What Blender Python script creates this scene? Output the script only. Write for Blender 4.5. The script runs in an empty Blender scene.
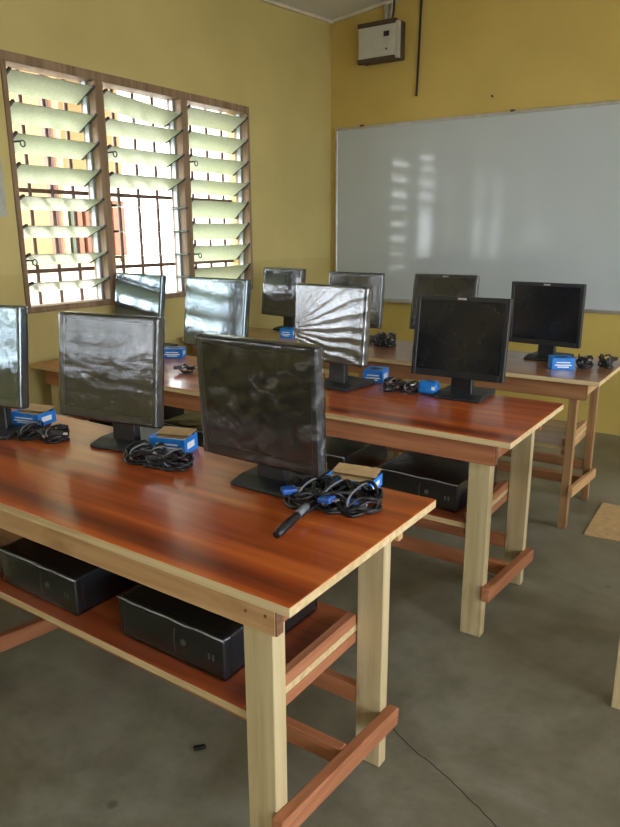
import bpy, bmesh, math, random
from mathutils import Vector, Matrix, noise

SC = bpy.context.scene
COL = SC.collection
PI = math.pi
XL, YB = -2.544, 4.212          # left wall plane, board wall plane
XR, YR = 3.7, -3.4              # right wall, rear wall

# ------------------------------------------------------------------ materials
def new_mat(name):
    m = bpy.data.materials.new(name); m.use_nodes = True
    nt = m.node_tree; nt.nodes.clear()
    out = nt.nodes.new('ShaderNodeOutputMaterial')
    return m, nt, out

def N(nt, t, **kw):
    n = nt.nodes.new(t)
    for k, v in kw.items(): setattr(n, k, v)
    return n

def princ(nt, out, rough=.5, metal=0., spec=.5, col=None):
    b = N(nt, 'ShaderNodeBsdfPrincipled')
    b.inputs['Roughness'].default_value = rough
    b.inputs['Metallic'].default_value = metal
    b.inputs['Specular IOR Level'].default_value = spec
    if col: b.inputs['Base Color'].default_value = (*col, 1)
    nt.links.new(b.outputs[0], out.inputs[0])
    return b

def ramp(nt, stops):
    r = N(nt, 'ShaderNodeValToRGB')
    e = r.color_ramp.elements
    while len(e) < len(stops): e.new(.5)
    for i, (p, c) in enumerate(stops):
        e[i].position = p; e[i].color = (*c, 1) if len(c) == 3 else c
    return r

def coords(nt, scale=(1, 1, 1), loc=(0, 0, 0)):
    tc = N(nt, 'ShaderNodeTexCoord'); mp = N(nt, 'ShaderNodeMapping')
    mp.inputs['Scale'].default_value = scale; mp.inputs['Location'].default_value = loc
    nt.links.new(tc.outputs['Object'], mp.inputs[0])
    return mp

def plain(name, col, rough=.5, metal=0., spec=.5, var=.12, vscale=14., bump=0.):
    """a plain surface with a slight unevenness of tone and gloss"""
    m, nt, out = new_mat(name); b = princ(nt, out, rough, metal, spec)
    mp = coords(nt); nz = N(nt, 'ShaderNodeTexNoise'); nz.inputs['Scale'].default_value = vscale; nz.inputs['Detail'].default_value = 4
    nt.links.new(mp.outputs[0], nz.inputs[0])
    r = ramp(nt, [(.3, [c * (1 - var) for c in col]), (.7, [min(1, c * (1 + var)) for c in col])])
    nt.links.new(nz.outputs[0], r.inputs[0]); nt.links.new(r.outputs[0], b.inputs['Base Color'])
    if bump:
        bp = N(nt, 'ShaderNodeBump'); bp.inputs['Strength'].default_value = bump; bp.inputs['Distance'].default_value = .004
        nt.links.new(nz.outputs[0], bp.inputs['Height']); nt.links.new(bp.outputs[0], b.inputs['Normal'])
    return m

def wood(name, dark, mid, light, axis=0, rough=.5, spec=.4, coat=0., fine=1., seed=0., knots=False):
    """streaky grain running along one axis of the piece"""
    m, nt, out = new_mat(name); b = princ(nt, out, rough, 0, spec)
    s = [26 * fine] * 3; s[axis] = 1.3 * fine
    mp = coords(nt, s, (seed, seed * 1.7, seed * .6))
    n1 = N(nt, 'ShaderNodeTexNoise'); n1.inputs['Scale'].default_value = 1.; n1.inputs['Detail'].default_value = 6; n1.inputs['Roughness'].default_value = .62
    n1.inputs['Distortion'].default_value = .5
    nt.links.new(mp.outputs[0], n1.inputs[0])
    r = ramp(nt, [(.30, dark), (.5, mid), (.72, light)])
    nt.links.new(n1.outputs[0], r.inputs[0])
    last = r.outputs[0]
    if knots:
        s2 = [9.] * 3; s2[axis] = 4.
        mp2 = coords(nt, s2, (seed * 3.1, seed, seed * 2))
        n2 = N(nt, 'ShaderNodeTexNoise'); n2.inputs['Scale'].default_value = 1.; n2.inputs['Detail'].default_value = 3
        nt.links.new(mp2.outputs[0], n2.inputs[0])
        r2 = ramp(nt, [(.60, (1, 1, 1)), (.78, (.62, .56, .5))])
        nt.links.new(n2.outputs[0], r2.inputs[0])
        mx = N(nt, 'ShaderNodeMix', data_type='RGBA', blend_type='MULTIPLY'); mx.inputs[0].default_value = 1
        nt.links.new(last, mx.inputs[6]); nt.links.new(r2.outputs[0], mx.inputs[7]); last = mx.outputs[2]
    nt.links.new(last, b.inputs['Base Color'])
    bp = N(nt, 'ShaderNodeBump'); bp.inputs['Strength'].default_value = .06 if coat else .18; bp.inputs['Distance'].default_value = .002
    nt.links.new(n1.outputs[0], bp.inputs['Height']); nt.links.new(bp.outputs[0], b.inputs['Normal'])
    if coat:
        b.inputs['Coat Weight'].default_value = coat; b.inputs['Coat Roughness'].default_value = .12
    return m

def wall_paint(name, upper, lower, split):
    """two-tone wall paint: the dado below a painted line, a little mottled"""
    m, nt, out = new_mat(name); b = princ(nt, out, .55, 0, .35)
    tc = N(nt, 'ShaderNodeTexCoord'); sx = N(nt, 'ShaderNodeSeparateXYZ'); nt.links.new(tc.outputs['Object'], sx.inputs[0])
    mr = N(nt, 'ShaderNodeMapRange'); mr.inputs[1].default_value = split - .004; mr.inputs[2].default_value = split + .004
    nt.links.new(sx.outputs[2], mr.inputs[0])
    nz = N(nt, 'ShaderNodeTexNoise'); nz.inputs['Scale'].default_value = 2.2; nz.inputs['Detail'].default_value = 6
    nt.links.new(tc.outputs['Object'], nz.inputs[0])
    r = ramp(nt, [(.3, (.9, .9, .88)), (.7, (1.06, 1.06, 1.06))]); nt.links.new(nz.outputs[0], r.inputs[0])
    mx = N(nt, 'ShaderNodeMix', data_type='RGBA'); mx.inputs[6].default_value = (*lower, 1); mx.inputs[7].default_value = (*upper, 1)
    nt.links.new(mr.outputs[0], mx.inputs[0])
    m2 = N(nt, 'ShaderNodeMix', data_type='RGBA', blend_type='MULTIPLY'); m2.inputs[0].default_value = 1
    nt.links.new(mx.outputs[2], m2.inputs[6]); nt.links.new(r.outputs[0], m2.inputs[7])
    nt.links.new(m2.outputs[2], b.inputs['Base Color'])
    n3 = N(nt, 'ShaderNodeTexNoise'); n3.inputs['Scale'].default_value = 60; nt.links.new(tc.outputs['Object'], n3.inputs[0])
    bp = N(nt, 'ShaderNodeBump'); bp.inputs['Strength'].default_value = .12; bp.inputs['Distance'].default_value = .003
    nt.links.new(n3.outputs[0], bp.inputs['Height']); nt.links.new(bp.outputs[0], b.inputs['Normal'])
    return m

def concrete(name):
    m, nt, out = new_mat(name); b = princ(nt, out, .38, 0, .5)
    tc = N(nt, 'ShaderNodeTexCoord')
    n1 = N(nt, 'ShaderNodeTexNoise'); n1.inputs['Scale'].default_value = 1.5; n1.inputs['Detail'].default_value = 8; n1.inputs['Roughness'].default_value = .6; n1.inputs['Distortion'].default_value = .7
    n2 = N(nt, 'ShaderNodeTexNoise'); n2.inputs['Scale'].default_value = 9; n2.inputs['Detail'].default_value = 8; n2.inputs['Roughness'].default_value = .7
    nt.links.new(tc.outputs['Object'], n1.inputs[0]); nt.links.new(tc.outputs['Object'], n2.inputs[0])
    r1 = ramp(nt, [(.28, (.115, .098, .062)), (.47, (.185, .172, .126)), (.68, (.28, .276, .235))]); nt.links.new(n1.outputs[0], r1.inputs[0])
    r2 = ramp(nt, [(.25, (.62, .62, .60)), (.55, (1, 1, 1)), (.8, (1.15, 1.15, 1.12))]); nt.links.new(n2.outputs[0], r2.inputs[0])
    mx = N(nt, 'ShaderNodeMix', data_type='RGBA', blend_type='MULTIPLY'); mx.inputs[0].default_value = .8
    nt.links.new(r1.outputs[0], mx.inputs[6]); nt.links.new(r2.outputs[0], mx.inputs[7])
    # scattered small dark spots
    v = N(nt, 'ShaderNodeTexVoronoi'); v.inputs['Scale'].default_value = 3.1; nt.links.new(tc.outputs['Object'], v.inputs[0])
    r3 = ramp(nt, [(.03, (.35, .35, .33)), (.06, (1, 1, 1))]); nt.links.new(v.outputs[0], r3.inputs[0])
    m3 = N(nt, 'ShaderNodeMix', data_type='RGBA', blend_type='MULTIPLY'); m3.inputs[0].default_value = .7
    nt.links.new(mx.outputs[2], m3.inputs[6]); nt.links.new(r3.outputs[0], m3.inputs[7])
    nt.links.new(m3.outputs[2], b.inputs['Base Color'])
    rr = ramp(nt, [(.3, (.30,) * 3), (.7, (.5,) * 3)]); nt.links.new(n2.outputs[0], rr.inputs[0]); nt.links.new(rr.outputs[0], b.inputs['Roughness'])
    bp = N(nt, 'ShaderNodeBump'); bp.inputs['Strength'].default_value = .12; bp.inputs['Distance'].default_value = .004
    nt.links.new(n2.outputs[0], bp.inputs['Height']); nt.links.new(bp.outputs[0], b.inputs['Normal'])
    return m

def film(name, amount=.14, haze=.05, bump=.35, rough=.07, tint=(.93, .96, 1), patch=0.):
    """clear stretch film: see-through, with a gloss that wrinkles break up"""
    m, nt, out = new_mat(name)
    tr = N(nt, 'ShaderNodeBsdfTransparent'); gl = N(nt, 'ShaderNodeBsdfGlossy'); di = N(nt, 'ShaderNodeBsdfDiffuse')
    gl.inputs['Roughness'].default_value = rough; gl.inputs['Color'].default_value = (*tint, 1)
    di.inputs['Color'].default_value = (.75, .78, .82, 1)
    fr = N(nt, 'ShaderNodeFresnel'); fr.inputs[0].default_value = 1.45
    ad = N(nt, 'ShaderNodeMath', operation='ADD'); ad.inputs[1].default_value = amount; ad.use_clamp = True
    nt.links.new(fr.outputs[0], ad.inputs[0])
    mp = coords(nt, (30, 30, 30)); nz = N(nt, 'ShaderNodeTexNoise'); nz.inputs['Scale'].default_value = 1; nz.inputs['Detail'].default_value = 5; nz.inputs['Distortion'].default_value = 1.5
    nt.links.new(mp.outputs[0], nz.inputs[0])
    bp = N(nt, 'ShaderNodeBump'); bp.inputs['Strength'].default_value = bump; bp.inputs['Distance'].default_value = .004
    nt.links.new(nz.outputs[0], bp.inputs['Height']); nt.links.new(bp.outputs[0], gl.inputs['Normal'])
    m1 = N(nt, 'ShaderNodeMixShader'); m1.inputs[0].default_value = haze
    if patch:                      # pale patches imitate window light caught on the wrinkles
        mp2 = coords(nt, (14, 14, 26), (3.7, 1.1, 2.3)); n2 = N(nt, 'ShaderNodeTexNoise'); n2.inputs['Scale'].default_value = 1; n2.inputs['Detail'].default_value = 7; n2.inputs['Roughness'].default_value = .7; n2.inputs['Distortion'].default_value = 1.2
        nt.links.new(mp2.outputs[0], n2.inputs[0])
        r2 = ramp(nt, [(.54, (haze,) * 3), (.74, (haze + patch,) * 3)]); nt.links.new(n2.outputs[0], r2.inputs[0]); nt.links.new(r2.outputs[0], m1.inputs[0])
    nt.links.new(tr.outputs[0], m1.inputs[1]); nt.links.new(di.outputs[0], m1.inputs[2])
    m2 = N(nt, 'ShaderNodeMixShader')
    nt.links.new(ad.outputs[0], m2.inputs[0]); nt.links.new(m1.outputs[0], m2.inputs[1]); nt.links.new(gl.outputs[0], m2.inputs[2])
    nt.links.new(m2.outputs[0], out.inputs[0])
    return m

def louvre_glass(name):
    """obscured glass, pale green"""
    m, nt, out = new_mat(name)
    tr = N(nt, 'ShaderNodeBsdfTranslucent'); tr.inputs[0].default_value = (.78, .82, .64, 1)
    di = N(nt, 'ShaderNodeBsdfDiffuse'); di.inputs[0].default_value = (.78, .82, .64, 1)
    tp = N(nt, 'ShaderNodeBsdfTransparent'); tp.inputs[0].default_value = (.86, .92, .80, 1)
    gl = N(nt, 'ShaderNodeBsdfGlossy'); gl.inputs['Roughness'].default_value = .2
    mp = coords(nt, (60, 60, 60)); nz = N(nt, 'ShaderNodeTexNoise'); nz.inputs['Scale'].default_value = 1
    nt.links.new(mp.outputs[0], nz.inputs[0])
    rr = ramp(nt, [(.3, (.70, .74, .56)), (.7, (.84, .87, .68))]); nt.links.new(nz.outputs[0], rr.inputs[0])
    nt.links.new(rr.outputs[0], tr.inputs[0])
    a = N(nt, 'ShaderNodeMixShader'); a.inputs[0].default_value = .35
    nt.links.new(tr.outputs[0], a.inputs[1]); nt.links.new(di.outputs[0], a.inputs[2])
    b = N(nt, 'ShaderNodeMixShader'); b.inputs[0].default_value = .16
    nt.links.new(a.outputs[0], b.inputs[1]); nt.links.new(tp.outputs[0], b.inputs[2])
    fr = N(nt, 'ShaderNodeFresnel'); fr.inputs[0].default_value = 1.45
    c = N(nt, 'ShaderNodeMixShader'); nt.links.new(fr.outputs[0], c.inputs[0])
    nt.links.new(b.outputs[0], c.inputs[1]); nt.links.new(gl.outputs[0], c.inputs[2]); nt.links.new(c.outputs[0], out.inputs[0])
    return m

M = {}
M['wall_left'] = wall_paint('yellow_wall_paint', (.52, .43, .17), (.48, .39, .15), 1.20)
M['wall_board'] = wall_paint('deep_yellow_wall_paint', (.58, .43, .125), (.55, .41, .11), 1.18)
M['ceiling'] = plain('cream_ceiling_board', (.66, .65, .60), .7, var=.05, vscale=2)
M['cornice'] = plain('ceiling_batten_paint', (.60, .56, .44), .6)
M['floor'] = concrete('worn_concrete')
M['crack'] = plain('floor_crack_dark', (.03, .03, .026), .9)  # even near-black tone of the crack strip
M['veneer'] = wood('mahogany_laminate', (.16, .026, .006), (.45, .088, .014), (.70, .20, .036), 0, .30, .35, coat=.5, fine=.42, seed=3.)
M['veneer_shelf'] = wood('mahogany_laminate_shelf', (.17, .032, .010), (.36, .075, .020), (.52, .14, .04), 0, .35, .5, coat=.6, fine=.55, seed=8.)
M['veneer_dull'] = wood('worn_brown_laminate', (.16, .058, .022), (.27, .11, .042), (.36, .175, .08), 0, .33, .5, coat=.7, fine=.55, seed=5.)
M['ply'] = wood('raw_plywood_edge', (.46, .32, .16), (.60, .45, .24), (.72, .58, .35), 0, .7, .2, fine=1.4, seed=1.)
M['pale'] = wood('pale_sawn_timber', (.43, .325, .165), (.54, .435, .245), (.64, .54, .335), 2, .7, .25, seed=2., knots=True)
M['tan_x'] = wood('tan_sawn_timber', (.40, .22, .09), (.53, .32, .15), (.64, .43, .22), 0, .65, .25, seed=4., knots=True)
M['tan_y'] = wood('tan_sawn_timber_short', (.40, .22, .09), (.53, .32, .15), (.64, .43, .22), 1, .65, .25, seed=4., knots=True)
M['red_x'] = wood('reddish_sawn_timber', (.30, .105, .045), (.42, .165, .075), (.52, .24, .12), 0, .6, .3, seed=6., knots=True)
M['red_y'] = wood('reddish_sawn_timber_short', (.28, .10, .045), (.40, .16, .075), (.50, .23, .12), 1, .6, .3, seed=7., knots=True)
M['brown_z'] = wood('brown_sawn_timber', (.26, .14, .06), (.38, .22, .10), (.47, .30, .15), 2, .6, .3, seed=9., knots=True)
M['brown_x'] = wood('brown_sawn_timber_rail', (.24, .10, .045), (.36, .17, .075), (.45, .25, .12), 0, .6, .3, seed=10., knots=True)
M['end_grain'] = plain('dark_end_grain', (.17, .075, .035), .8, var=.3, vscale=90)
M['frame_wood'] = wood('window_frame_timber', (.16, .10, .055), (.25, .165, .098), (.33, .23, .14), 2, .5, .35, seed=11.)
M['channel'] = plain('louvre_channel_aluminium', (.33, .37, .38), .45, .6)
M['clip'] = plain('louvre_clip_dark', (.035, .045, .045), .5)
M['bar'] = plain('burglar_bar_paint', (.075, .035, .022), .5)
M['glass'] = louvre_glass('obscured_louvre_glass')
M['board'] = plain('whiteboard_enamel', (.49, .54, .565), .09, 0, .6, var=.02, vscale=3)
M['alu'] = plain('aluminium_trim', (.55, .55, .53), .4, .8)
M['black'] = plain('black_plastic', (.012, .014, .017), .42, var=.2)
M['black_soft'] = plain('black_textured_plastic', (.018, .021, .026), .5, var=.2, vscale=200)
M['screen'] = plain('lcd_panel', (.012, .013, .016), .16, 0, .5, var=.1)
M['badge'] = plain('silver_badge', (.6, .6, .6), .35, .7)
M['film'] = film('stretch_film', .05, .02, .25, .07, patch=.20)
M['film_bright'] = film('stretch_film_tight', .12, .04, .25, .07, patch=.25)
M['film_clear'] = film('stretch_film_smooth', .16, .05, .10, .06, (.72, .90, 1))
M['film_dull'] = film('stretch_film_thin', .02, .012, .02, .10, patch=.22)
M['film_pc'] = film('stretch_film_case', .03, .006, .3, .10, (.9, .95, 1))
M['steel'] = plain('black_steel_case', (.014, .016, .020), .38, .2, .5, var=.15)
M['bezel_pc'] = plain('black_front_bezel', (.010, .012, .016), .35, var=.15)
M['grey_mark'] = plain('grey_marking', (.22, .23, .25), .4)
M['seal'] = plain('folded_film_edge', (.36, .38, .41), .35, var=.35, vscale=60)
M['blue'] = plain('blue_carton_print', (.015, .20, .68), .35, var=.12, vscale=40)
M['white_print'] = plain('white_print', (.75, .82, .88), .4)
M['carton'] = plain('raw_carton', (.52, .36, .18), .75, var=.12, vscale=30)
M['cord'] = plain('black_cord_rubber', (.008, .008, .010), .42, var=.2)
M['plug_blue'] = plain('blue_connector', (.02, .10, .42), .35)
M['pin'] = plain('nickel_pin', (.7, .7, .72), .3, .9)
M['tie'] = plain('clear_bag_tie', (.16, .17, .19), .3)
M['box_grey'] = plain('grey_metal_door', (.50, .50, .44), .5, var=.04)
M['box_dark'] = plain('dark_brown_edge', (.07, .045, .03), .6)
M['pipe'] = plain('grey_conduit_pvc', (.45, .43, .36), .5)
M['paper'] = plain('faded_notice_paper', (.40, .42, .36), .8, var=.15)
M['ground'] = plain('pale_yard_ground', (.55, .52, .45), .9, var=.1, vscale=1)
M['out_cream'] = plain('cream_render', (.60, .52, .38), .8, var=.05, vscale=2)
M['out_white'] = plain('whitewash', (.72, .66, .60), .8, var=.05, vscale=2)
M['out_brown'] = plain('brown_joinery', (.16, .065, .035), .6)
M['out_tan'] = plain('shaded_tan_wall_paint', (.26, .155, .06), .8, var=.06, vscale=2)  # tan darkened, part of the wall's shade put into the colour
M['out_red'] = plain('red_brown_paint', (.26, .075, .035), .6)
M['out_green'] = plain('dark_green_paint', (.05, .07, .045), .6)
M['roof'] = plain('shade_canopy_sheet', (.22, .13, .09), .6)

# ------------------------------------------------------------------ mesh helpers
def bm_new(): return bmesh.new()

def add_box(bm, c, s, bevel=0., rot=None, mi=0, seg=1):
    r = bmesh.ops.create_cube(bm, size=1.)
    vs = r['verts']
    mtx = Matrix.Translation(c) @ (rot.to_4x4() if rot else Matrix.Identity(4)) @ Matrix.Diagonal((*s, 1))
    bmesh.ops.transform(bm, matrix=mtx, verts=vs)
    fs = {f for v in vs for f in v.link_faces}
    for f in fs: f.material_index = mi
    if bevel:
        es = {e for v in vs for e in v.link_edges}
        r = bmesh.ops.bevel(bm, geom=list(es), offset=bevel, segments=seg, affect='EDGES', profile=.5)
        for f in r['faces']: f.material_index = mi
    return bm

def bx(x0, x1, y0, y1, z0, z1, bevel=0., bm=None, mi=0):
    bm = bm or bm_new()
    return add_box(bm, ((x0 + x1) / 2, (y0 + y1) / 2, (z0 + z1) / 2), (abs(x1 - x0), abs(y1 - y0), abs(z1 - z0)), bevel, mi=mi)

def beam(bm, a, b, w, h, bevel=.002):
    """a board of section w x h running from a to b"""
    a, b = Vector(a), Vector(b); d = b - a
    x = d.normalized(); z = Vector((0, 0, 1)); y = z.cross(x).normalized(); z = x.cross(y)
    rot = Matrix((x, y, z)).transposed()
    return add_box(bm, (a + b) / 2, (d.length, w, h), bevel, rot)

def add_tube(bm, pts, r, n=7, caps=True, mi=0):
    pts = [Vector(p) for p in pts]; rings = []
    up = Vector((0, 0, 1)); prev = None
    for i, p in enumerate(pts):
        t = (pts[min(i + 1, len(pts) - 1)] - pts[max(i - 1, 0)]).normalized()
        if prev is None:
            s = t.cross(up)
            if s.length < .05: s = t.cross(Vector((1, 0, 0)))
        else: s = prev - t * prev.dot(t)
        s.normalize(); u = s.cross(t); prev = s
        rr = r[i] if isinstance(r, (list, tuple)) else r
        rings.append([bm.verts.new(p + (s * math.cos(2 * PI * k / n) + u * math.sin(2 * PI * k / n)) * rr) for k in range(n)])
    for a, b in zip(rings, rings[1:]):
        for k in range(n):
            f = bm.faces.new((a[k], a[(k + 1) % n], b[(k + 1) % n], b[k])); f.smooth = True; f.material_index = mi
    if caps:
        for rg in (rings[0][::-1], rings[-1]):
            f = bm.faces.new(rg); f.material_index = mi
    return bm

def add_prism(bm, poly, axis_vec, mi=0):
    """extrude a closed 3-D outline along a vector"""
    a = [bm.verts.new(p) for p in poly]; v = Vector(axis_vec)
    b = [bm.verts.new(Vector(p) + v) for p in poly]
    n = len(a)
    bm.faces.new(a[::-1]); bm.faces.new(b)
    for i in range(n): bm.faces.new((a[i], a[(i + 1) % n], b[(i + 1) % n], b[i]))
    bmesh.ops.recalc_face_normals(bm, faces=bm.faces[:])
    return bm

def obj(name, bm, mats, parent=None, label=None, smooth=None):
    bmesh.ops.recalc_face_normals(bm, faces=bm.faces[:])
    me = bpy.data.meshes.new(name); bm.to_mesh(me); bm.free()
    for m in (mats if isinstance(mats, (list, tuple)) else [mats]): me.materials.append(m)
    if smooth: 
        for p in me.polygons: p.use_smooth = True
    o = bpy.data.objects.new(name, me); COL.objects.link(o)
    if parent is not None: o.parent = parent
    if label: o['label'] = label
    return o

def tag(o, label, cat, group=None, kind=None):
    o['label'] = label; o['category'] = cat
    if group: o['group'] = group
    if kind: o['kind'] = kind
    return o

def thing(name, label, cat, loc=(0, 0, 0), rotz=0., group=None):
    o = bpy.data.objects.new(name, None); COL.objects.link(o); o.empty_display_size = .05
    o.location = loc; o.rotation_euler = (0, 0, rotz)
    return tag(o, label, cat, group)

def struct(name, bm, m, parent=None, smooth=None):
    o = obj(name, bm, m, parent, smooth=smooth)
    if parent is None: o['kind'] = 'structure'
    return o

# ------------------------------------------------------------------ room shell
def wall_with_openings(axis, a0, a1, t0, t1, z1, holes):
    """wall slab along y (axis 1) or x (axis 0), with rectangular openings (from, to, bottom, top)"""
    bm = bm_new()
    def put(u0, u1, z0, zz):
        if u1 - u0 < 1e-4 or zz - z0 < 1e-4: return
        if axis == 1: bx(t0, t1, u0, u1, z0, zz, bm=bm)
        else: bx(u0, u1, t0, t1, z0, zz, bm=bm)
    cur = a0
    for h0, h1, hz0, hz1 in sorted(holes):
        put(cur, h0, 0, z1); put(h0, h1, 0, hz0); put(h0, h1, hz1, z1); cur = h1
    put(cur, a1, 0, z1)
    return bm

WZ0, WZ1, WLEN = 1.0, 2.235, 1.87
W1Y, W2Y, W3Y = 1.262, -.95, -3.10
struct('wall_left', wall_with_openings(1, YR - .2, YB + .2, XL - .2, XL, 4., [(W1Y, W1Y + WLEN, WZ0, WZ1), (W2Y, W2Y + WLEN, WZ0, WZ1), (W3Y, W3Y + WLEN, WZ0, WZ1)]), M['wall_left'])
struct('wall_back', bx(XL, XR, YB, YB + .2, 0, 4.), M['wall_board'])
RW = (-2.95, -.75, 1.45); WR0, WR1 = .75, 2.55
struct('wall_right', wall_with_openings(1, YR - .2, YB + .2, XR, XR + .2, 4., [(y, y + WLEN, WR0, WR1) for y in RW]), M['wall_left'])
struct('wall_rear', wall_with_openings(0, XL, XR, YR - .2, YR, 4., [(2.4, 3.3, 0, 2.1)]), M['wall_left'])
struct('floor', bx(XL - .2, XR + .2, YR - .2, YB + .2, -.1, 0), M['floor'])
def ceil_z(x, y): return 3.004 + .114 * (x + 2.544) + .063 * (y - 4.2)
bm = bm_new()
cs = [(XL - .2, YR - .2), (XR + .2, YR - .2), (XR + .2, YB + .2), (XL - .2, YB + .2)]
add_prism(bm, [(x, y, ceil_z(x, y)) for x, y in cs], (0, 0, .08))
struct('ceiling', bm, M['ceiling'])
bm = bm_new()
beam(bm, (XL + .012, YR, ceil_z(XL, YR) - .012), (XL + .012, YB, ceil_z(XL, YB) - .012), .024, .022)
struct('trim_1', bm, M['cornice'])
bm = bm_new()
beam(bm, (XL, YB - .012, ceil_z(XL, YB) - .012), (XR, YB - .012, ceil_z(XR, YB) - .012), .024, .022)
struct('trim_2', bm, M['cornice'])
# ceiling board joints
bm = bm_new()
for k in range(5):
    x = -1.3 + k * 1.2
    beam(bm, (x, YR, ceil_z(x, YR) - .004), (x, YB, ceil_z(x, YB) - .004), .04, .008)
struct('trim_3', bm, M['cornice'])
# hairline crack in the floor
bm = bm_new()
random.seed(4)
cp = [(-.125, .67), (-.06, .63), (.0, .606), (.06, .585), (.123, .558), (.18, .53), (.237, .50), (.31, .45)]
cp2 = []
for a, b in zip(cp, cp[1:]):
    for t in (0, .33, .66): cp2.append((a[0] + (b[0] - a[0]) * t + random.uniform(-.0015, .0015), a[1] + (b[1] - a[1]) * t + random.uniform(-.002, .002)))
for a, b in zip(cp2, cp2[1:]):
    d = Vector((b[0] - a[0], b[1] - a[1], 0)); n = Vector((-d.y, d.x, 0)).normalized() * .0016
    va, vb = Vector((*a, .0006)), Vector((*b, .0006))
    bm.faces.new([bm.verts.new(p) for p in (va - n, vb - n, vb + n, va + n)])
struct('trim_4', bm, M['crack'])

# ------------------------------------------------------------------ louvred windows
def louvre_window(n, loc, rotz, tilts, detail=True, skew=None):
    """root on the inner wall plane; local y runs along the wall, local -x points outdoors"""
    root = bpy.data.objects.new('window_%d' % n, None); COL.objects.link(root)
    root.location = loc; root.rotation_euler = (0, 0, rotz); root['kind'] = 'structure'
    L, z0, z1 = WLEN, WZ0, WZ1
    D = .11
    bm = bm_new()
    for (a, b, c, d) in ((0, L, z1 - .045, z1), (0, L, z0, z0 + .03), (0, .026, z0 + .03, z1 - .045), (L - .026, L, z0 + .03, z1 - .045)):
        bx(-D, .012, a, b, c, d, .003, bm=bm)
    obj('window_frame', bm, M['frame_wood'], root)
    if detail:
        obj('window_sill', bx(-.19, -.0, 0.0, L, z0 - .0, z0 + .012, .002), M['out_white'], root)
    mull = [.573, 1.228]
    edges = [.026, mull[0] - .030, mull[0] + .030, mull[1] - .030, mull[1] + .030, L - .026]
    for m in mull:
        obj('mullion', bx(-D, .012, m - .030, m + .030, z0 + .03, z1 - .045, .003), M['frame_wood'], root)
    pitch = (z1 - z0 - .10) / 8
    for c in range(3):
        u0, u1 = edges[2 * c], edges[2 * c + 1]
        for s, u in ((1, u0), (-1, u1)):
            obj('louvre_channel', bx(-.075, -.045, u, u + s * .014, z0 + .03, z1 - .045, .001), M['channel'], root)
        for k in range(8):                      # 0 = topmost
            th = math.radians(tilts[c][k]); zc = z1 - .045 - pitch * (k + .5) - .002
            sk = (skew or {}).get((c, k), 0.)
            bm = bm_new()
            inn = Vector((-.055 + .078 * math.cos(th), 0, zc + .078 * math.sin(th)))
            ou = Vector((-.055 - .078 * math.cos(th), 0, zc - .078 * math.sin(th)))
            nrm = Vector((-math.sin(th), 0, math.cos(th))) * .0025
            ua, ub = u0 + .016, u1 - .016
            poly = [inn + nrm, ou + nrm, ou - nrm, inn - nrm]
            va = [bm.verts.new(p + Vector((0, ua, 0))) for p in poly]
            vb = [bm.verts.new(p + Vector((0, ub, -sk))) for p in poly]
            bm.faces.new(va[::-1]); bm.faces.new(vb)
            for i in range(4): bm.faces.new((va[i], va[(i + 1) % 4], vb[(i + 1) % 4], vb[i]))
            bl = obj('louvre_blade', bm, M['glass'], root)
            if detail:
                for s, u, dz in ((1, u0, 0), (-1, u1, sk)):
                    bm = bm_new()
                    a = inn + (inn - ou).normalized() * .012; b = ou
                    rot = Matrix.Rotation(-th, 3, 'Y')
                    add_box(bm, ((a.x + b.x) / 2, u + s * .010, (a.z + b.z) / 2 - dz), ((a - b).length, .016, .013), .002, rot)
                    obj('blade_clip', bm, M['clip'], bl)
        if detail:
            for k in (2, 6):
                zc = z1 - .045 - pitch * (k + .5)
                bm = bm_new(); cx = .03
                pts = [(cx + .004, u0 + .030 + .013 * math.cos(t * PI / 6), zc - .012 + .015 * math.sin(t * PI / 6)) for t in range(13)]
                add_tube(bm, pts, .0035, 6, False)
                bx(-.045, cx + .006, u0 + .012, u0 + .020, zc - .006, zc + .002, bm=bm)
                obj('louvre_handle', bm, M['clip'], root)
    # burglar-proof bars outside the blades
    bm = bm_new(); xb = -.175
    for c in range(3):
        u0, u1 = edges[2 * c] - .02, edges[2 * c + 1] + .02
        nb = 4
        for k in range(nb):
            u = u0 + (u1 - u0) * (k + .5) / nb
            add_tube(bm, [(xb, u, z0), (xb, u, z1)], .011, 6)
    for z in (z0 + .20, z0 + .62, z0 + .66 + .17, z1 - .12):
        bx(xb - .004, xb + .004, 0, L, z - .011, z + .011, bm=bm)
    obj('burglar_grille', bm, M['bar'], root)
    return root

def plain_window(n, loc, rotz):
    root = bpy.data.objects.new('window_%d' % n, None); COL.objects.link(root)
    root.location = loc; root.rotation_euler = (0, 0, rotz); root['kind'] = 'structure'
    bm = bm_new()
    for (a, b, c, d) in ((0, WLEN, WR1 - .05, WR1), (0, WLEN, WR0, WR0 + .05), (0, .05, WR0 + .05, WR1 - .05), (WLEN - .05, WLEN, WR0 + .05, WR1 - .05)):
        bx(-.10, .01, a, b, c, d, .003, bm=bm)
    obj('window_frame', bm, M['frame_wood'], root)
    obj('mullion', bx(-.08, -.02, WLEN / 2 - .025, WLEN / 2 + .025, WR0 + .05, WR1 - .05), M['frame_wood'], root)
    bm = bm_new()
    for k in range(9): add_tube(bm, [(-.15, .2 + k * .19, WR0), (-.15, .2 + k * .19, WR1)], .007, 6)
    obj('burglar_grille', bm, M['bar'], root)

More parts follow.
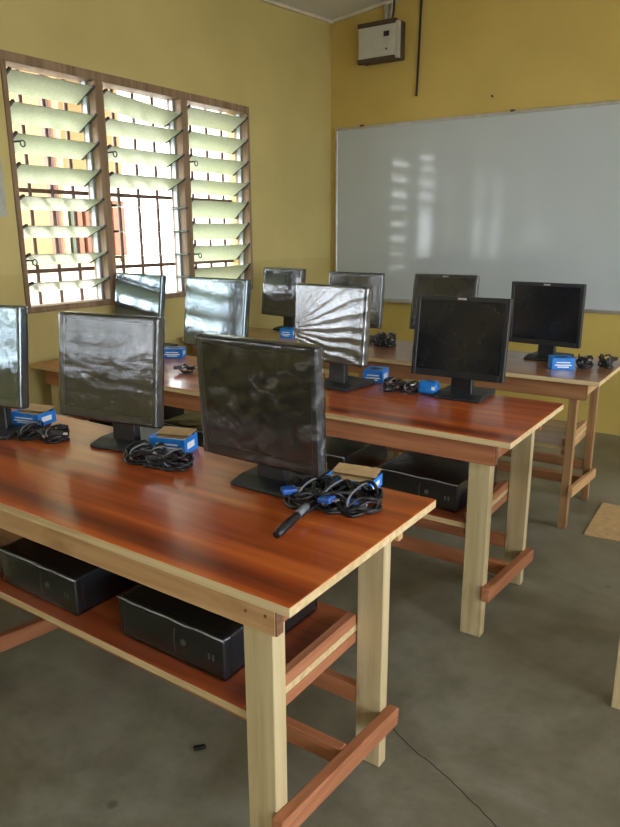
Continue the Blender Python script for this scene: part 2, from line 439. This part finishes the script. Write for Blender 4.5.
T1 = [[28] * 4 + [21] * 4, [23] * 4 + [1] * 4, [30] * 4 + [42] * 4]
louvre_window(1, (XL, W1Y, 0), 0, T1, True, {(1, 0): .045})
louvre_window(2, (XL, W2Y, 0), 0, [[32] * 4 + [14] * 4, [30] * 4 + [6] * 4, [34] * 4 + [20] * 4], False)
louvre_window(6, (XL, W3Y, 0), 0, [[32] * 4 + [14] * 4, [30] * 4 + [6] * 4, [34] * 4 + [20] * 4], False)
for i, y in enumerate(RW):
    plain_window(3 + i, (XR, y + WLEN, 0), PI)

# door frame of the open rear doorway
bm = bm_new()
for a, b, c, d in ((2.4, 2.46, 0, 2.1), (3.24, 3.3, 0, 2.1), (2.46, 3.24, 2.04, 2.1)): bx(a, b, YR - .15, YR + .01, c, d, .003, bm=bm)
struct('door_1', bm, M['frame_wood'])

# ------------------------------------------------------------------ outside
struct('ground', bx(-40, 40, -40, 40, -.35, -.15), M['ground'])
b = thing('building', 'tan veranda building behind burglar bars, seen through the left column of louvres', 'building', (-6.0, 4.45, -.15))
obj('wall', bx(-2.2, 0, -.30, .62, 1.30, 3.4), M['out_tan'], b)
obj('plinth', bx(-2.2, .0, -.95, .62, 0, 1.20), M['out_white'], b)
obj('ledge', bx(-2.2, .12, -.95, .66, 1.20, 1.30), M['carton'], b)
obj('shade_canopy', bx(-2.4, 2.2, -.62, .95, 3.42, 3.50), M['roof'], b)  # out of view; added to keep the sky off the tan wall
for k, (y, w_, m_) in enumerate(((-.46, .05, 'out_brown'), (-.38, .03, 'out_brown'), (-.32, .06, 'carton'), (-.22, .05, 'out_green'), (-.13, .06, 'out_red'), (-.02, .05, 'out_brown'), (.10, .07, 'out_red'), (.24, .05, 'out_brown'), (.38, .07, 'out_red'), (.50, .05, 'out_brown'))):
    top = 3.42 if k < 3 else 1.92
    obj('post', bx(.02, .07, y, y + w_, 1.30, top), M[m_], b)
obj('band', bx(.005, .10, -.30, .62, 1.92, 2.08), M['out_white'], b)

# ------------------------------------------------------------------ work tables
def make_table(label, loc, yaw, L, apron_x, apron_y, leg, rail_x, rail_y, top, shelf, pairs, dz=0., rail_w=.030):
    t = thing('work_table', label, 'table', loc, yaw, 'long timber work tables')
    W = .622
    bm = bx(-L, 0, 0, W, .728, .75, .0015)
    for f in bm.faces: f.material_index = 0 if f.normal.z > .5 else 1
    obj('tabletop', bm, [top, M['ply']], t)
    # rails under the top
    obj('apron', bx(-L + .06, -.062, .036, .060, .648, .728, .002), apron_x, t)
    obj('apron', bx(-L + .06, -.062, W - .078, W - .054, .648, .728, .002), apron_x, t)
    obj('apron', bx(-.086, -.060, .0605, W - .0785, .668, .728, .002), apron_y, t)
    obj('apron_end', bx(-.0618, -.0590, .037, .059, .650, .7275), M['end_grain'], t, 'dark end grain of the front rail')
    if apron_x is M['tan_x']:
        for px, pz in ((-.134, .683), (-.085, .687)):
            bm = bm_new(); add_tube(bm, [(px, .0365, pz), (px, .0345, pz)], .0035, 8)
            obj('nail_head', bm, M['end_grain'], t)
    obj('apron', bx(-L + .06, -L + .085, .0605, W - .0785, .668, .728, .002), apron_y, t)
    yf0, yf1, yr0, yr1 = .049, .090, .5005, .536
    for (xa, xb) in pairs:
        for (y0, y1, ap) in ((yf0, yf1, .648), (yr0, yr1, .648)):
            bm = bx(xa, xb, y0, y1, 0, .648, .002)
            yc = (.0605, y1) if y0 < .2 else (y0, W - .0785)
            bx(xa + .001, xb - .001, yc[0], yc[1], .646, .727, bm=bm)
            obj('leg', bm, leg, t)
        bm = bm_new(); beam(bm, (xb + rail_w / 2, .03, .200 + dz), (xb + rail_w / 2, .548, .146 + dz), rail_w, .050, .003)
        obj('foot_rail', bm, rail_y, t)
        # ledgers that carry the shelf, above and below its edge
        if shelf:
            obj('shelf_ledger', bx(xa - .028, xa - .002, .10, .50, .356, .3855, .002), rail_y, t)
            obj('shelf_ledger', bx(xa - .026, xa - .002, .10, .50, .4075, .438, .002), rail_y, t)
    xa0, xb0 = pairs[0]; xa2 = pairs[-1][0]
    if shelf:
        bm = bx(xa2 - .0, xa0 - .004, .080, .545, .386, .407, .001)
        # notch-free board set between the leg pairs
        for f in bm.faces: f.material_index = 0 if f.normal.z > .5 else 1
        obj('shelf', bm, [shelf, M['ply']], t)
    xl = pairs[-1][1] + .034
    obj('stretcher', bx(xl, xb0 - .0005, .305, .333, .143 + dz, .196 + dz, .003), rail_x, t)
    obj('stretcher', bx(xl, xa0 - .0005, .503, .533, .166 + dz, .218 + dz, .003), rail_x, t)
    return t

P3 = [(-.153, -.078), (-1.268, -1.193), (-2.43, -2.355)]
make_table('front wooden table with orange-red laminate top and pale legs, nearest the camera', (0, 0, 0), math.radians(-.8), 2.5,
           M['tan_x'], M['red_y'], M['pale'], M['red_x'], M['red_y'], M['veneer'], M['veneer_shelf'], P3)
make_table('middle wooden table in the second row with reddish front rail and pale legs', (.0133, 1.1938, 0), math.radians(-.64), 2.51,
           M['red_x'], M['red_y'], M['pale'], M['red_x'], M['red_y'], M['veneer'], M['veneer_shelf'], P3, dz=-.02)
make_table('rear wooden table with brown legs, standing under the whiteboard', (.0517, 2.3097, 0), math.radians(-.36), 2.55,
           M['brown_x'], M['tan_y'], M['brown_z'], M['brown_x'], M['tan_y'], M['veneer_dull'], M['veneer_dull'], [(-.136, -.099), (-1.26, -1.223), (-2.43, -2.393)], rail_w=.022)
make_table('wooden table across the aisle, only its pale leg showing at the right edge', (2.93, 1.055, 0), 0., 2.545,
           M['tan_x'], M['tan_y'], M['pale'], M['red_x'], M['red_y'], M['veneer'], None, [(-.147, -.072), (-1.30, -1.225), (-2.53, -2.455)])

# ------------------------------------------------------------------ monitors
MW, MH, MT = .3756, .3142, .050
def grid_shell(w, h, d, nx, nz, ny, fn):
    """closed thin shell round a panel (front at y=0, back at y=d), pushed outward by fn"""
    bm = bm_new()
    add_box(bm, (0, d / 2, 0), (w, d, h), .006, seg=2)
    def cut(axis, vals):
        for v in vals:
            no = [0, 0, 0]; no[axis] = 1; co = [0, 0, 0]; co[axis] = v
            bmesh.ops.bisect_plane(bm, geom=bm.verts[:] + bm.edges[:] + bm.faces[:], plane_co=co, plane_no=no)
    cut(0, [-w / 2 + w * i / nx for i in range(1, nx)])
    cut(2, [-h / 2 + h * i / nz for i in range(1, nz)])
    cut(1, [d * i / ny for i in range(1, ny)])
    bm.normal_update()
    mv = [(v, v.normal.copy(), fn(v.co)) for v in bm.verts]
    for v, n, k in mv: v.co += n * k
    return bm

def wrinkle(seed, amp, stretch=(1, 1, 1), fan=None):
    off = Vector((seed * 7.3, seed * 3.1, seed * 5.7))
    def fn(co):
        q = Vector((co.x * stretch[0] * 16, co.y * 16, co.z * stretch[2] * 16)) + off
        k = abs(noise.noise(q)) * .9 + .5 * abs(noise.noise(q * 2.3)) + .22 * abs(noise.noise(q * 5))
        if fan:
            dx, dz = co.x - fan[0], co.z - fan[1]
            a = math.atan2(dz, dx); r = min(1., math.hypot(dx, dz) / .16)
            k = .35 * k + r * .55 * (1 - abs(math.sin(a * fan[2] + 1.3 * noise.noise(q * .5))))
        return .0008 + amp * k
    return fn

def make_monitor(label, x, y, zc, yaw, tilt, wrap=None, film_mat=None, badge=True):
    zt = .75
    r = thing('monitor', label, 'monitor', (x, y, zt), math.radians(yaw), 'flat square black monitors on the tables')
    th = math.radians(tilt); zl = zc - zt
    P = Matrix.Translation((0, 0, zl)) @ Matrix.Rotation(-th, 4, 'X')   # panel frame: front at y=0
    def panel(name, bm, m, parent, smooth=None, lab=None):
        bmesh.ops.transform(bm, matrix=P, verts=bm.verts[:])
        return obj(name, bm, m, parent, lab, smooth)
    w, h, d = MW, MH, MT
    # rear shell, narrowing towards the back
    bm = bm_new()
    add_box(bm, (0, .016, 0), (w, .024, h), .004, seg=2)
    vs = [(-w / 2 + .012, .028), (w / 2 - .012, .028), (w / 2 - .05, d), (-w / 2 + .05, d)]
    add_prism(bm, [(a, b_, -h / 2 + .02) for a, b_ in vs], (0, 0, h - .04))
    hs = panel('housing', bm, M['black_soft'], r)
    bm = bm_new()                                                   # vent slots on the back
    for k in range(8): add_box(bm, (-.07 + k * .02, d + .0005, .10), (.006, .002, .05))
    panel('vent', bm, M['bezel_pc'], hs)
    # front bezel as a frame
    bm = bm_new(); sw, bt, bb = .018, .018, .026
    for c, s in (((-w / 2 + sw / 2, 0, 0), (sw, .010, h)), ((w / 2 - sw / 2, 0, 0), (sw, .010, h)),
                 ((0, 0, h / 2 - bt / 2), (w - 2 * sw, .010, bt)), ((0, 0, -h / 2 + bb / 2), (w - 2 * sw, .010, bb))):
        add_box(bm, (c[0], .005, c[2]), s, .0018)
    bz = panel('bezel', bm, M['black'], r)
    panel('screen', bx(-w / 2 + sw - .001, w / 2 - sw + .001, .003, .008, -h / 2 + bb - .001, h / 2 - bt + .001), M['screen'], r)
    if badge:
        bm = bm_new(); add_box(bm, (0, -.0008, h / 2 - .009), (.034, .002, .007), .0006)
        panel('badge', bm, M['badge'], bz)
    bm = bm_new()
    for k in range(5): add_box(bm, (.09 + k * .017, -.0006, -h / 2 + .011), (.009, .0015, .004), .0004)
    panel('button_strip', bm, M['black_soft'], bz)
    # neck and foot
    bm = bm_new()
    add_prism(bm, [(-.045, .052, .018), (.045, .052, .018), (.036, .060, zl + .03), (-.036, .060, zl + .03)], (0, .030, 0))
    bmesh.ops.bevel(bm, geom=bm.edges[:], offset=.003, segments=1, affect='EDGES')
    add_box(bm, (0, .056, zl), (.10, .024, .08), .003)
    obj('neck', bm, M['black'], r)
    bm = bm_new()
    prof = [(0, .000, 0), (0, .205, 0), (0, .205, .022), (0, .05, .022), (0, .000, .010)]
    add_prism(bm, [(-.095, b_, c) for a, b_, c in prof], (.19, 0, 0))
    bmesh.ops.bevel(bm, geom=bm.edges[:], offset=.003, segments=1, affect='EDGES')
    obj('base', bm, M['black_soft'], r)
    if wrap:
        bm = grid_shell(w + .004, h + .004, .036, 64, 54, 3, wrap)
        bmesh.ops.translate(bm, vec=(0, -.0025, 0), verts=bm.verts[:])
        panel('film_wrap', bm, film_mat or M['film'], r, True, 'clear crinkled stretch film')
    return r

MON = [
 ('film-wrapped monitor at the far left of the front table, cut off by the photo edge', -1.45, .32, 1.026, 12, 7., wrinkle(1, .0010, (.3, 1, .3)), 'film_clear', True),
 ('film-wrapped monitor with streaky wrinkles, second from the right on the front table', -.982, .450, 1.008, 7.1, 6.5, wrinkle(2, .0012, (.35, 1, 1.6)), 'film', False),
 ('largest-looking film-wrapped dark monitor, rightmost on the front table, nearest the camera', -.396, .416, .984, -1.7, -2.5, wrinkle(3, .0022), 'film_dull', False),
 ('pale blue reflecting monitor at the left end of the middle table, just below the window', -2.31, 1.80, 1.024, -2, 8.5, wrinkle(4, .0004, (.2, 1, .2)), 'film_clear', True),
 ('pale blue reflecting monitor on the middle table, second from the left there', -1.5, 1.522, 1.04, -2.4, 7.5, wrinkle(5, .0004, (.2, 1, .2)), 'film_clear', True),
 ('monitor in bright silvery crinkled film, on the middle table behind the largest monitor', -.886, 1.54, 1.028, -7.4, 4.9, wrinkle(6, .0028, fan=(-.26, -.05, 24)), 'film_bright', False),
 ('unwrapped black monitor at the right end of the middle table', -.35, 1.631, 1.001, 1.4, 7., None, None, True),
 ('film-wrapped grey monitor leftmost on the rear table, against the yellow wall corner', -2.111, 2.895, 1.012, -11.4, 5.4, wrinkle(8, .0030), 'film', False),
 ('dark blue film-wrapped monitor on the rear table, half behind the silvery wrapped one', -1.446, 2.717, 1.009, -3.3, 4., wrinkle(9, .0009, (.3, 1, .3)), 'film', False),
 ('film-wrapped monitor on the rear table, half hidden behind the unwrapped middle-table monitor', -.923, 2.82, 1.008, 1.3, 11.1, wrinkle(10, .0018), 'film_dull', True),
 ('unwrapped black monitor at the right end of the rear table, in front of the whiteboard', -.313, 2.687, .991, -7.1, 0., None, None, True),
]
for (lab, x, y, z, yaw, tilt, wr, fm, bd) in MON:
    make_monitor(lab, x, y, z, yaw, tilt, wr, M[fm] if fm else None, bd)

# ------------------------------------------------------------------ desktop computers on the shelves
def make_pc(label, x0, y0, w, yaw=0., d=.37, h=.105, seed=0):
    """x0, y0: front left corner on the shelf"""
    r = thing('desktop_computer', label, 'computer', (x0 + w / 2, y0, .407), math.radians(yaw), 'black desktop computers lying on the shelves')
    obj('case', bx(-w / 2, w / 2, .022, d, .004, h, .003), M['steel'], r)
    bz = obj('front_bezel', bx(-w / 2 - .001, w / 2 + .001, 0, .0225, .002, h + .001, .004), M['bezel_pc'], r)
    obj('drive_slot', bx(-w / 2 + .02, -w / 2 + .165, -.0015, .002, h - .034, h - .014, .0008), M['black'], bz)
    bm = bm_new()
    add_tube(bm, [(-w / 2 + .19 + .006 * math.sin(t), -.001, .052 + .030 * math.cos(t)) for t in [PI + k * PI / 10 for k in range(11)]], .0012, 5)
    obj('trim_line', bm, M['grey_mark'], bz)
    bm = bm_new(); add_tube(bm, [(-w / 2 + .215, .001, .055), (-w / 2 + .215, -.003, .055)], .0085, 14)
    obj('power_button', bm, M['grey_mark'], bz)
    for k in range(2):
        obj('usb_port', bx(w / 2 - .05 + k * .013, w / 2 - .044 + k * .013, -.0015, .002, .040, .056, .0006), M['grey_mark'], bz)
    for k in range(4):
        bm = bm_new(); sx, sy = (-1, 1)[k % 2], (0, 1)[k // 2]
        add_tube(bm, [(sx * (w / 2 - .03), .04 + sy * (d - .08), 0), (sx * (w / 2 - .03), .04 + sy * (d - .08), .005)], .009, 10)
        obj('rubber_foot', bm, M['cord'], r)
    fn0 = wrinkle(20 + seed, .0022)
    bm = grid_shell(w + .008, h + .004, d + .008, 30, 8, 30, fn0)
    bmesh.ops.translate(bm, vec=(0, -.005, h / 2 + .0028), verts=bm.verts[:])
    for v in bm.verts: v.co.z = max(v.co.z, .0006)
    fw = obj('film_wrap', bm, M['film_pc'], r, 'clear stretch film', True)
    bm = bm_new()                     # the pleat of doubled film along the front top edge
    add_tube(bm, [(-w / 2 - .004 + (w + .008) * k / 12, -.0075 + .0012 * math.sin(k * 2.1 + seed), h + .003 + .0012 * math.sin(k * 1.3 + seed)) for k in range(13)], .0019, 6)
    obj('film_pleat', bm, M['seal'], fw)
    return r
make_pc('wrapped black desktop computer on the front table shelf, beside the right front leg', -.622, .137, .342, -.8, seed=1)
make_pc('wrapped black desktop computer on the front table shelf, further left, below the streaky wrapped monitor', -1.130, .135, .338, -.8, seed=2)
make_pc('wrapped black desktop computer on the middle table shelf, right end, beside the pale leg', -.550, 1.352, .338, -3, d=.36, seed=3)
make_pc('wrapped desktop computer on the middle table shelf, seen just right of the largest monitor', -1.06, 1.40, .338, -1, seed=4)
make_pc('wrapped desktop computer on the middle table shelf, between the two nearest monitors', -1.75, 1.372, .338, -3, seed=5)
make_pc('black desktop computer on the middle table shelf, furthest left, its side showing over another', -2.335, 1.43, .338, 0, seed=6)

# ------------------------------------------------------------------ small blue cartons
def make_carton(label, x, y, yaw, w=.09, d=.10, h=.055, open_top=False, z=.75):
    r = thing('small_carton', label, 'box', (x, y, z), math.radians(yaw), 'small blue cartons beside the monitors')
    if open_top:
        bm = bm_new(); t = .003
        bx(-w / 2, w / 2, -d / 2, d / 2, 0, t, bm=bm)
        for a in ((-w / 2, w / 2, -d / 2, -d / 2 + t), (-w / 2, w / 2, d / 2 - t, d / 2), (-w / 2, -w / 2 + t, -d / 2 + t, d / 2 - t), (w / 2 - t, w / 2, -d / 2 + t, d / 2 - t)):
            bx(*a, t, h, bm=bm)
        b = obj('carton_body', bm, M['blue'], r)
        obj('tray', bx(-w / 2 + .0035, w / 2 - .0035, -d / 2 + .0035, d / 2 - .0035, .0035, h - .006, .001), M['carton'], r)
        bm = bm_new(); add_box(bm, (0, d / 2 - .020, h + .005), (w * .94, .052, .0015), rot=Matrix.Rotation(math.radians(9), 3, 'X'))
        obj('flap', bm, M['carton'], r, 'raised raw carton flap')
    else:
        b = obj('carton_body', bx(-w / 2, w / 2, -d / 2, d / 2, 0, h, .0015), M['blue'], r)
        bm = bm_new(); add_tube(bm, [(0, .005, h - .001), (0, .005, h + .0006)], w * .3, 20)
        obj('printed_spot', bm, M['black'], b)
        obj('flap', bx(-w / 2 + .004, w / 2 - .004, d / 2 - .03, d / 2 - .002, h, h + .0012), M['blue'], r)
    bm = bm_new()
    for zz, ww in ((.62, .62), (.40, .74), (.24, .5)):
        bx(-w * ww / 2, w * ww / 2, -d / 2 - .0006, -d / 2 + .0004, h * zz - h * .05, h * zz + h * .05, bm=bm)
    obj('printed_panel', bm, M['white_print'], b)
    bm = bm_new(); bx(w / 2 - .0004, w / 2 + .0006, -d * .3, d * .25, h * .3, h * .7, bm=bm)
    obj('printed_panel', bm, M['white_print'], b)
    return r
make_carton('blue carton with open tan top behind cables, at the left edge of the front table', -1.406, .475, 12, .12, .085, .042, True, .7723)
make_carton('open blue carton with raised tan flap, right of the streaky wrapped monitor', -.832, .560, 16, .12, .085, .050, True)
make_carton('open blue carton with tan top under the cables on the front table right end', -.212, .588, 8, .13, .09, .032, True)
make_carton('small blue carton at the left end of the middle table', -2.015, 1.77, 30, .11, .09, .05)
make_carton('small bright blue carton on the middle table beside the silvery wrapped monitor', -.800, 1.805, 12, .09, .105, .055)
make_carton('small blue carton on the rear table beside its leftmost monitor', -1.915, 2.70, 10, .085, .09, .058)
make_carton('small bright blue carton on the rear table right end, in front of black cables', -.178, 2.545, 28, .105, .085, .058)

# ------------------------------------------------------------------ bundled cables
def smooth_path(pts, sub=5):
    out = []
    P = [Vector(p) for p in pts]
    for i in range(len(P) - 1):
        p0, p1, p2, p3 = P[max(i - 1, 0)], P[i], P[i + 1], P[min(i + 2, len(P) - 1)]
        for k in range(sub):
            t = k / sub
            out.append(.5 * ((2 * p1) + (p2 - p0) * t + (2 * p0 - 5 * p1 + 4 * p2 - p3) * t * t + (3 * p1 - p0 - 3 * p2 + p3) * t ** 3))
    out.append(P[-1]); return out

def make_cables(label, x, y, yaw, lx=.10, ly=.035, turns=6, seed=0, h=.045, plug_to=None, lumps=2, blue=0, cord_r=.0038):
    rnd = random.Random(seed)
    r = thing('cable_bundle', label, 'cable', (x, y, .75), math.radians(yaw), 'bundles of black cables on the tables')
    for part in range(lumps):
        cx = 0 if lumps == 1 else (-lx * .5 + lx * part / (lumps - 1))
        ax = lx * (.55 if lumps > 1 else 1.)
        pts = []; n = 10
        for k in range(turns * n):
            a = 2 * PI * k / n + rnd.uniform(-.16, .16); tt = k / (turns * n)
            rx = ax * (.75 + .35 * rnd.random()); ry = ly * (.65 + .6 * rnd.random())
            zz = cord_r + (h - cord_r) * (.5 + .5 * math.sin(a * .5 + part + 5 * tt)) * (.25 + .75 * rnd.random())
            pts.append((cx + rx * math.cos(a) * .8, ry * math.sin(a), max(cord_r, zz)))
        tail = plug_to if (plug_to and part == 0) else None
        if tail: pts = [(tail[0], tail[1], cord_r + .004), (tail[0] * .9 + pts[0][0] * .1, tail[1] * .85, cord_r + .010)] + pts
        sp = smooth_path(pts, 4)
        for q in sp: q.z = max(q.z, cord_r)
        bm = bm_new(); add_tube(bm, sp, cord_r, 6)
        obj('cord', bm, M['cord'], r)
    for part in range(lumps):
        cx = 0 if lumps == 1 else (-lx * .5 + lx * part / (lumps - 1))
        bm = bm_new()
        ry = ly * 1.05; zz = h * .5
        ring = [(cx + .01 * math.sin(t * PI / 5), ry * math.cos(t * PI / 8), zz + (zz - .002) * math.sin(t * PI / 8)) for t in range(17)]
        add_tube(bm, ring, .0026, 5, False)
        obj('cable_tie', bm, M['tie'], r)
    # moulded plugs lying in the bundle
    for k in range(2 + blue):
        px = lx * rnd.uniform(-.8, .8); py = -ly * rnd.uniform(.5, 1.1); pz = h * rnd.uniform(.4, .8)
        a = rnd.uniform(-.7, .7)
        rot = Matrix.Rotation(a, 3, 'Z') @ Matrix.Rotation(rnd.uniform(-.2, .2), 3, 'Y')
        bm = bm_new()
        add_box(bm, (px, py, max(pz, .016)), (.040, .020, .016) if k < 2 else (.036, .030, .014), .004, rot, seg=2)
        pl = obj('plug', bm, M['cord'] if k < 2 else M['plug_blue'], r, None if k < 2 else 'blue video connector')
        bm = bm_new()
        for s in (-1, 1):
            add_box(bm, Vector((px, py, max(pz, .016))) + rot @ Vector((.026, s * .005, 0)), (.014, .0035, .005), rot=rot)
        obj('pin', bm, M['pin'], pl)
    if plug_to:
        a, b = Vector((plug_to[0], plug_to[1], .011)), Vector((plug_to[0] * .6, plug_to[1] * .35, .03))
        d = (b - a)
        bm = bm_new(); add_tube(bm, [a, a + d * .12, a + d * .45, a + d * .55, a + d * .8, b], [.0085, .0105, .0105, .008, .006, .005], 10)
        pl = obj('plug', bm, M['cord'], r)
        bm = bm_new(); add_tube(bm, [a + d * .62, a + d * .9], [.009, .009], 10)
        obj('wrap_band', bm, M['tie'], pl, 'pale film band round the plug')
    return r
make_cables('tangle of black cables before the cut-off monitor at the left edge', -1.272, .415, 20, .092, .036, 6, 1, .055)
make_cables('tangle of black cables in front of the streaky wrapped monitor', -.775, .437, 8, .12, .036, 7, 2, .055, lumps=3)
make_cables('tangle of black and blue cables beside the largest monitor, one plug pointing forward', -.190, .455, 14, .125, .060, 7, 3, .058, plug_to=(-.055, -.235), blue=4, lumps=3, cord_r=.0046)
make_cables('loose thin black cable on the middle table left of the largest monitor', -1.665, 1.49, 35, .045, .03, 2, 4, .035, lumps=1)
make_cables('small tangle of black cables left of the unwrapped middle-table monitor', -.607, 1.662, 12, .075, .04, 5, 5, .055, blue=0)
make_cables('black cable heap on the rear table beside the dark blue wrapped monitor', -1.225, 2.705, 5, .062, .05, 7, 6, .085)
make_cables('black cable coil directly behind the bright blue carton on the rear table', -.085, 2.625, 10, .045, .04, 6, 7, .065, lumps=1)
make_cables('small black cable coil at the very right end of the rear table', .000, 2.685, 60, .040, .030, 6, 8, .065, lumps=1)

# blue computer mouse in its bag beside the unwrapped middle-table monitor
t = thing('blister_pack', 'shiny blue rounded pack beside the base of the unwrapped middle-table monitor', 'package', (-.492, 1.69, .75), math.radians(4))
bm = bm_new(); add_box(bm, (0, 0, .028), (.088, .055, .056), .018, seg=4)
obj('shell', bm, M['blue'], t, smooth=True)
bm = bm_new(); add_box(bm, (.028, -.0278, .030), (.014, .001, .014), .0003)
obj('printed_panel', bm, M['white_print'], t)

# ------------------------------------------------------------------ whiteboard and wall fittings
bx0, bx1, bz0, bz1 = -2.492, .02, .852, 2.212
t = thing('whiteboard', 'wide white marker board on the yellow end wall', 'whiteboard', (bx0, YB, bz0))
W_, H_ = bx1 - bx0, bz1 - bz0
obj('writing_surface', bx(.012, W_ - .012, -.016, -.001, .012, H_ - .012), M['board'], t)
bm = bm_new()
for a in ((0, W_, 0, .022), (0, W_, H_ - .022, H_), (0, .022, .022, H_ - .022), (W_ - .022, W_, .022, H_ - .022)):
    bx(a[0], a[1], -.022, -.0005, a[2], a[3], .002, bm=bm)
obj('board_frame', bm, M['alu'], t)
obj('pen_tray', bx(.50, 1.0, -.075, -.022, -.004, .010, .002), M['alu'], t)
for px in (.23, 1.43): obj('bracket', bx(px, px + .03, -.026, -.0005, H_ - .006, H_ + .008, .002), M['box_dark'], t)

t = thing('fuse_box', 'grey metal fuse box high on the end wall near the ceiling corner', 'fuse box', (-2.062, YB, 2.642))
obj('box_body', bx(-.165, .165, -.075, -.0005, 0, .255, .003), M['box_dark'], t)
dr = obj('door', bx(-.17, .135, -.115, -.0755, .022, .235, .003), M['box_grey'], t)
obj('side_panel', bx(.136, .166, -.112, -.0755, .004, .25, .002), M['pipe'], t)
obj('edge_strip', bx(-.175, .14, -.120, -.0755, .236, .266, .002), M['box_dark'], t)
obj('edge_strip', bx(-.175, .14, -.120, -.0755, -.008, .0215, .002), M['box_dark'], t)
obj('meter_window', bx(.045, .090, -.118, -.114, .155, .190, .001), M['black'], dr)
bm = bm_new(); add_tube(bm, [(.07, -.1145, .07), (.07, -.119, .07)], .008, 10)
obj('lock', bm, M['end_grain'], dr)

for k, (px, m_, r_, lab) in enumerate(((-2.045, 'pipe', .016, 'pale conduit rising from the fuse box, left of its pair'), (-2.005, 'pipe', .012, 'pale conduit rising from the fuse box, right of its pair'))):
    bm = bm_new(); add_tube(bm, [(0, 0, 0), (0, 0, ceil_z(px, YB) - 2.905 - .03)], r_, 10)
    o = tag(obj('conduit', bm, M[m_]), lab, 'conduit', 'conduits above the fuse box'); o.location = (px, YB - .032, 2.903)
bm = bm_new(); add_tube(bm, smooth_path([(0, 0, 0), (.003, -.002, .05), (.02, 0, .12), (.022, 0, .20)], 4), .008, 7)
o = tag(obj('power_cable', bm, M['cord']), 'short black cable running up beside the conduits to the ceiling', 'cable'); o.location = (-1.985, YB - .062, ceil_z(-2.0, YB) - .215)
bm = bm_new()
zt = ceil_z(-1.78, YB) - 2.39 - .03
add_tube(bm, smooth_path([(-.012, 0, 0), (-.010, 0, .02), (-.002, 0, .30), (.004, 0, zt - .1), (.006, 0, zt)], 5), [.008] * 16 + [.010] * 5, 8)
o = tag(obj('hanging_cable', bm, M['cord']), 'long dark cable hanging straight down the wall right of the fuse box', 'cable'); o.location = (-1.775, YB - .012, 2.39)
bm = bm_new(); add_tube(bm, [(0, 0, 0), (0, -.02, .004), (0, -.022, .004)], [.004, .004, .008], 8)
o = tag(obj('nail', bm, M['cord']), 'small dark nail in the yellow wall above the whiteboard', 'nail'); o.location = (-1.199, YB, 2.318)

bm = bx(0, .0012, -.30, -.05, -.14, .14)
o = tag(obj('wall_notice', bm, M['paper']), 'faded paper notice on the wall left of the window, at photo edge', 'notice'); o.location = (XL + .0003, 1.262, 1.62)

# flattened cardboard on the floor
t = thing('cardboard_sheet', 'flat brown cardboard sheet lying on the floor at the right', 'cardboard', (.045, 2.34, .001), 0.)
bm = bm_new(); add_prism(bm, [(0, 0, 0), (.62, .05, 0), (.60, .48, 0), (-.01, .47, 0)], (0, 0, .005))
obj('panel', bm, M['carton'], t)
bm = bm_new(); beam(bm, (.30, .024, .0052), (.29, .47, .0052), .004, .0012, 0)
obj('crease', bm, M['end_grain'], t)

bm = bm_new(); add_box(bm, (0, 0, .005), (.035, .016, .010), .003)
o = tag(obj('floor_scrap', bm, M['cord']), 'tiny dark scrap on the floor below the front table shelf', 'scrap'); o.location = (-.523, .288, 0); o.rotation_euler = (0, 0, .9)

# ------------------------------------------------------------------ light
w = bpy.data.worlds.new('overcast_sky'); SC.world = w; w.use_nodes = True
bg = w.node_tree.nodes['Background']; bg.inputs[0].default_value = (.90, .95, 1., 1); bg.inputs[1].default_value = 1.0
def portal(name, loc, rot, sx, sy):
    l = bpy.data.lights.new(name, 'AREA'); l.shape = 'RECTANGLE'; l.size = sx; l.size_y = sy
    l.cycles.is_portal = True
    o = bpy.data.objects.new(name, l); COL.objects.link(o); o.location = loc; o.rotation_euler = rot
hz = (WZ0 + WZ1) / 2
for i, y in enumerate((W1Y, W2Y, W3Y)):
    portal('window_daylight', (XL - .21, y + WLEN / 2, hz), (0, -PI / 2, 0), WZ1 - WZ0, WLEN)
for y in RW:
    portal('window_daylight', (XR + .21, y + WLEN / 2, (WR0 + WR1) / 2), (0, PI / 2, 0), WR1 - WR0, WLEN)
portal('door_daylight', (2.85, YR - .21, 1.05), (PI / 2, 0, 0), .9, 2.1)

# ------------------------------------------------------------------ camera
F, pitch, roll, yaw = 689.39, -14.6583, -.2573, 33.6834
cam = bpy.data.cameras.new('camera'); cam.sensor_fit = 'VERTICAL'; cam.sensor_height = 36.; cam.lens = F * 36. / 827.
cam.clip_start = .02
co = bpy.data.objects.new('camera', cam); COL.objects.link(co)
pi_, ro, ya = (math.radians(a) for a in (pitch, roll, yaw))
fw = Vector((-math.sin(ya) * math.cos(pi_), math.cos(ya) * math.cos(pi_), math.sin(pi_)))
rt = Vector((math.cos(ya), math.sin(ya), 0)); up = rt.cross(fw)
r2 = rt * math.cos(ro) + up * math.sin(ro); u2 = -rt * math.sin(ro) + up * math.cos(ro)
mw = Matrix((r2, u2, -fw)).transposed().to_4x4(); mw.translation = (.6404, -.8932, 1.3944)
co.matrix_world = mw
SC.camera = co

vs = SC.view_settings
vs.view_transform = 'Standard'; vs.look = 'None'; vs.gamma = 1; vs.use_curve_mapping = False
vs.exposure = 3.45
SC.cycles.use_denoising = True
SC.cycles.max_bounces = 10; SC.cycles.diffuse_bounces = 6; SC.cycles.glossy_bounces = 5; SC.cycles.transparent_max_bounces = 24
SC.cycles.sample_clamp_indirect = 6.
